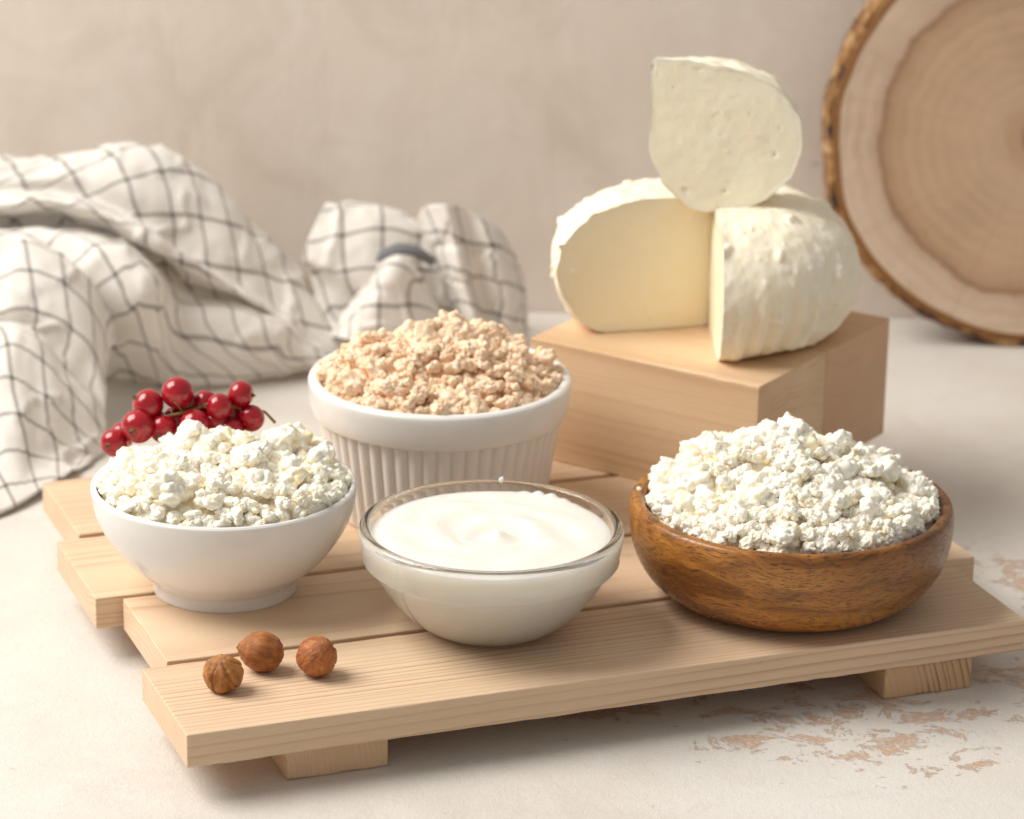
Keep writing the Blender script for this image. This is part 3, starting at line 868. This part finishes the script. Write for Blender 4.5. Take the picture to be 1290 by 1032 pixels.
# ------------------------------------------------------------------ checked towel, crumpled against the wall
# fold lines of the cloth from back to front (cm); the surface is lofted through them
TOWEL = [
    [[(-30.13,158.0,2.76),(-23.07,158.0,2.89),(-16.79,158.0,3.0),(-11.7,158.0,2.28),(-6.91,156.54,0.15)],[(-29.1,153.5,8.24),(-24.54,153.5,9.03),(-20.75,153.5,9.52),(-17.35,153.5,9.97),(-15.29,153.5,9.35),(-13.21,153.2,7.32),(-10.94,153.0,4.98),(-8.83,152.6,2.56),(-7.28,152.0,1.19)],[(-28.65,151.0,8.34),(-24.19,151.2,8.91),(-20.44,151.0,9.26),(-17.07,150.7,8.52),(-14.49,150.6,6.9),(-12.3,151.0,4.96),(-10.45,151.2,3.36),(-8.76,151.3,1.98),(-7.42,151.0,1.11)],[(-28.63,150.8,7.94),(-24.15,150.8,8.29),(-21.92,150.8,8.41),(-19.66,150.5,7.95),(-16.84,150.0,6.83),(-14.44,149.9,5.24),(-12.62,150.2,4.02),(-10.78,150.5,2.78),(-9.28,150.6,1.6),(-7.77,150.5,0.87)],[(-28.15,148.2,8.28),(-23.75,148.2,8.51),(-21.52,148.0,8.84),(-18.93,147.6,8.32),(-16.38,147.4,6.98),(-14.27,148.0,5.43),(-12.52,149.0,4.0),(-10.73,149.8,2.61),(-9.26,150.2,1.45),(-7.75,150.0,0.83)],[(-28.5,149.8,6.95),(-24.04,149.8,7.15),(-21.81,149.8,7.3),(-19.21,149.6,6.91),(-16.98,149.4,5.77),(-15.02,149.9,4.03),(-12.97,149.9,3.68),(-11.11,149.9,2.69),(-9.44,150.0,1.51),(-8.12,150.0,0.75)],[(-28.0,147.0,7.0),(-23.62,147.0,7.27),(-21.43,147.0,7.38),(-18.79,146.2,7.13),(-16.77,145.8,6.04),(-15.54,147.6,3.8),(-13.2,148.2,3.5),(-11.39,148.6,2.59),(-9.76,149.2,1.45),(-8.29,149.6,0.64)],[(-27.93,146.0,4.45),(-23.56,146.0,4.53),(-21.01,146.0,4.58),(-18.75,145.4,4.61),(-16.56,145.2,3.95),(-15.78,147.2,2.3),(-13.52,147.4,2.2),(-11.54,148.1,1.5),(-9.92,148.8,0.87),(-8.46,149.3,0.46)],[(-28.56,148.51,0.15),(-24.03,148.17,0.15),(-21.37,147.73,0.15),(-19.12,147.62,0.15),(-16.87,147.4,0.15),(-15.37,147.13,0.15),(-13.18,147.48,0.15),(-11.22,148.65,0.15),(-9.78,149.44,0.15),(-8.49,149.86,0.15)]],
    [[(-28.13,147.5,5.9),(-23.73,147.5,6.17),(-22.05,147.5,7.15),(-20.18,147.0,6.19),(-18.7,146.6,5.12),(-18.14,146.0,2.72)],[(-27.54,144.4,6.82),(-23.23,144.4,7.2),(-22.17,144.6,7.61),(-20.42,144.2,6.72),(-19.08,143.8,5.21),(-18.32,143.4,3.17)],[(-27.19,142.0,4.95),(-22.92,142.0,5.59),(-21.15,142.0,5.36),(-19.46,141.8,4.23),(-18.61,141.6,3.08),(-18.17,141.2,1.65)],[(-27.2,141.8,4.09),(-22.91,141.8,4.8),(-21.5,141.8,4.56),(-19.89,141.4,3.23),(-18.81,141.0,2.0),(-18.18,140.6,1.03)],[(-26.8,139.6,4.25),(-22.57,139.6,5.06),(-21.36,139.6,4.64),(-19.95,139.2,3.33),(-18.8,139.0,2.09),(-17.94,139.2,0.85)],[(-26.35,136.6,2.33),(-22.18,136.6,3.14),(-20.52,136.8,2.3),(-19.22,137.2,1.34),(-18.31,137.6,0.74),(-17.87,138.2,0.38)],[(-25.87,133.5,0.54),(-21.78,133.5,1.16),(-20.48,135.0,0.82),(-19.28,136.2,0.48),(-18.35,137.0,0.4),(-17.89,137.8,0.23)],[(-24.59,126.2,0.15),(-21.32,130.18,0.15),(-20.21,132.22,0.15),(-19.18,134.61,0.15),(-18.35,136.66,0.15),(-17.92,137.71,0.15)]],
    [[(-9.77,157.5,4.5),(-8.14,157.5,3.71),(-6.18,157.5,3.14),(-4.23,157.5,2.97),(-2.27,157.5,2.6)],[(-8.98,154.0,7.41),(-7.39,154.0,7.05),(-5.67,154.0,6.6),(-3.77,154.2,5.87),(-2.43,154.5,5.09)],[(-9.57,152.4,6.55),(-7.85,152.0,6.0),(-5.98,152.2,5.38),(-4.1,152.8,4.77),(-2.78,153.0,4.34)],[(-10.0,152.0,5.37),(-8.19,151.3,4.55),(-6.32,151.6,3.98),(-4.45,152.2,3.44),(-2.94,152.5,2.9)],[(-9.68,152.3,4.22),(-8.22,151.9,3.3),(-6.33,151.9,2.63),(-4.44,152.0,2.43),(-2.92,152.2,2.2)],[(-9.34,151.5,2.3),(-8.19,151.2,1.62),(-6.3,151.2,1.26),(-4.03,151.5,1.13),(-2.53,152.0,0.99)]],
    [[(-8.55,151.0,1.48),(-7.44,151.3,3.38),(-6.15,152.0,4.77),(-5.04,152.6,4.61)],[(-7.74,148.4,2.21),(-6.63,148.5,4.14),(-5.49,149.3,5.78),(-4.39,150.0,4.89)],[(-6.53,148.0,1.9),(-5.44,148.2,3.41),(-4.66,149.2,4.59),(-3.83,150.0,3.97)],[(-5.25,148.4,1.4),(-4.34,148.8,2.46),(-3.7,149.6,3.2),(-3.34,150.4,2.95)],[(-4.38,150.5,0.73),(-3.64,150.8,1.44),(-3.09,151.3,2.08),(-2.84,152.0,1.86)]],
    [[(-4.68,154.0,5.99),(-3.91,153.0,4.32),(-2.85,152.4,2.14),(-2.14,151.5,0.84)],[(-4.31,151.5,7.8),(-3.53,150.8,5.76),(-2.44,150.4,2.77),(-1.89,150.0,1.33)],[(-3.32,150.2,8.33),(-2.69,149.8,6.07),(-1.83,149.6,3.03),(-1.51,149.5,1.31)],[(-2.47,151.0,7.97),(-2.0,151.0,5.73),(-1.39,151.0,2.6),(-1.21,150.5,0.99)],[(-1.54,151.2,7.39),(-0.87,150.6,5.79),(-0.34,150.6,2.94),(-0.17,150.4,1.39)],[(-0.64,152.4,6.4),(-0.0,152.0,4.69),(0.38,152.0,2.32),(0.51,152.0,1.21)],[(-0.49,156.0,5.1),(0.16,156.0,3.3),(0.58,156.0,1.27),(0.83,156.0,0.46)]],
]


def mat_towel():
    t = NT('checked_linen'); uv = t.n('ShaderNodeUVMap').outputs[0]
    wn = t.noise(uv, .35, 2, .5, out=1)
    vd = t.n('ShaderNodeVectorMath', {'operation': 'MULTIPLY_ADD'}); t.set(vd, '_0', wn); t.set(vd, '_1', (.25, .25, 0)); t.set(vd, '_2', uv)
    sep = t.n('ShaderNodeSeparateXYZ', None, Vector=vd.outputs[0])
    per = 1.85
    def line(ax):
        f = t.math('ABSOLUTE', t.math('SUBTRACT', t.math('FRACT', t.math('DIVIDE', sep.outputs[ax], per)), .5))
        return t.ramp(f, [(.040, 1), (.057, 0)])
    lx, ly = line(0), line(1)
    l = t.math('MULTIPLY', t.math('ADD', lx, ly), .62, clamp=True)
    weave = t.noise(t.n('ShaderNodeMapping', None, Vector=uv, Scale=(14, 14, 1)).outputs[0], 1.0, 3, .6)
    c = t.mix(l, t.ramp(weave, [(.3, (.74, .70, .645)), (.7, (.82, .79, .74))]), (.13, .115, .105))
    t.p(Base__Color=c, Roughness=.9, Normal=t.bump(weave, .25, .0006))
    t.b.inputs['Sheen Weight'].default_value = .2
    t.b.inputs['Specular IOR Level'].default_value = .1
    return t.m


M['towel'] = mat_towel()


def resample(line, n):
    L = smooth_prof3(line, 200)
    s = np.concatenate([[0], np.cumsum(np.linalg.norm(np.diff(L, axis=0), axis=1))])
    q = np.linspace(0, s[-1], n)
    return np.stack([np.interp(q, s, L[:, k]) for k in range(3)], 1)


def smooth_prof3(pts, n):
    P = np.array(pts, float); P = np.vstack([2 * P[0] - P[1], P, 2 * P[-1] - P[-2]])
    out = []; seg = len(pts) - 1; per = max(2, n // seg)
    for i in range(seg):
        p0, p1, p2, p3 = P[i:i + 4]
        for t in np.linspace(0, 1, per, endpoint=False):
            out.append(0.5 * ((2 * p1) + (-p0 + p2) * t + (2 * p0 - 5 * p1 + 4 * p2 - p3) * t * t + (-p0 + 3 * p1 - 3 * p2 + p3) * t ** 3))
    out.append(P[-2])
    return np.array(out)


tV, tF, tU = [], [], []
for k, (patch, ang_, nc) in enumerate(zip(TOWEL, (38, 12, 20, 35, 8), (150, 90, 70, 60, 70))):
    rows = np.array([resample(r, nc) for r in patch])                       # rows x nc x 3
    G = np.stack([smooth_prof3(rows[:, j], 90) for j in range(nc)], 1)      # fine rows x nc
    nrw = G.shape[0]
    for ii in range(2):                                                     # relax the corners of the folds
        G[1:-1] = .5 * G[1:-1] + .25 * (G[:-2] + G[2:])
    P = G.reshape(-1, 3)
    Nn = np.cross(np.gradient(G, axis=0), np.gradient(G, axis=1)); Nn /= np.linalg.norm(Nn, axis=-1)[..., None] + 1e-9
    w = .22 * vnoise(P * .32 + k * 7, 3) + .10 * vnoise(P * np.array([.9, .5, .7]) + k * 3, 8) + .03 * vnoise(P * 2.2, 5)
    cr = np.abs(vnoise(P * np.array([.42, .3, .55]) + k * 5 + .4 * vnoise(P * .5, 2)[:, None], 12)); w = w + .17 * np.exp(-(cr / .12) ** 2) * (vnoise(P * .25 + 40, 9) > -.2)
    P = P + Nn.reshape(-1, 3) * w[:, None]
    P[:, 2] = np.maximum(P[:, 2], .08)
    P[:, 1] = np.minimum(P[:, 1], 160.0)
    G = P.reshape(nrw, nc, 3)
    su = np.concatenate([np.zeros((nrw, 1)), np.cumsum(np.linalg.norm(np.diff(G, axis=1), axis=2), 1)], 1)
    su -= su[:, nc // 2:nc // 2 + 1]
    sv = np.concatenate([np.zeros((1, nc)), np.cumsum(np.linalg.norm(np.diff(G, axis=0), axis=2), 0)], 0)
    sv = .5 * sv + .5 * sv[:, nc // 2:nc // 2 + 1]
    c_, s_ = math.cos(R(ang_)), math.sin(R(ang_))
    tU.append(np.stack([su * c_ - sv * s_, su * s_ + sv * c_], -1).reshape(-1, 2))
    b0 = sum(len(v) for v in tV); tV.append(P)
    tF += [(b0 + i * nc + j, b0 + i * nc + j + 1, b0 + (i + 1) * nc + j + 1, b0 + (i + 1) * nc + j) for i in range(nrw - 1) for j in range(nc - 1)]
O = np.array([-18., 148., 0.])
tw = obj('towel', make_mesh('towel', np.concatenate(tV) - O, tF, M['towel'], uv=np.concatenate(tU)), None, O)
sm = tw.modifiers.new('thickness', 'SOLIDIFY'); sm.thickness = .0010; sm.offset = 0
tag(tw, 'crumpled white towel with thin dark checks heaped against the wall', 'towel')

lo, hi = [(-6.55, 151.0, 5.25), (-5.6, 150.7, 5.75), (-4.6, 150.8, 5.55), (-3.9, 151.2, 5.0)], [(-6.35, 151.5, 5.85), (-5.5, 151.4, 6.3), (-4.4, 151.4, 6.1), (-3.6, 151.6, 5.4)]
ra, rb = resample(lo, 16), resample(hi, 16)
rb = ra + (rb - ra) * .7
V = np.vstack([ra, .5 * (ra + rb) + np.array([0, -.1, .05]), rb]) - O
F = [(k * 16 + j, k * 16 + j + 1, (k + 1) * 16 + j + 1, (k + 1) * 16 + j) for k in range(2) for j in range(15)]
M['band'] = mat_plain('dark_band_cloth', (.17, .17, .185), .9, 10)
bd = obj('hanging_loop', make_mesh('hanging_loop', V, F, M['band']), tw)  # separate strip standing in for the towel's own dark band
bd['label'] = 'dark blue-grey band of the towel'
bd.modifiers.new('thickness', 'SOLIDIFY').thickness = .001
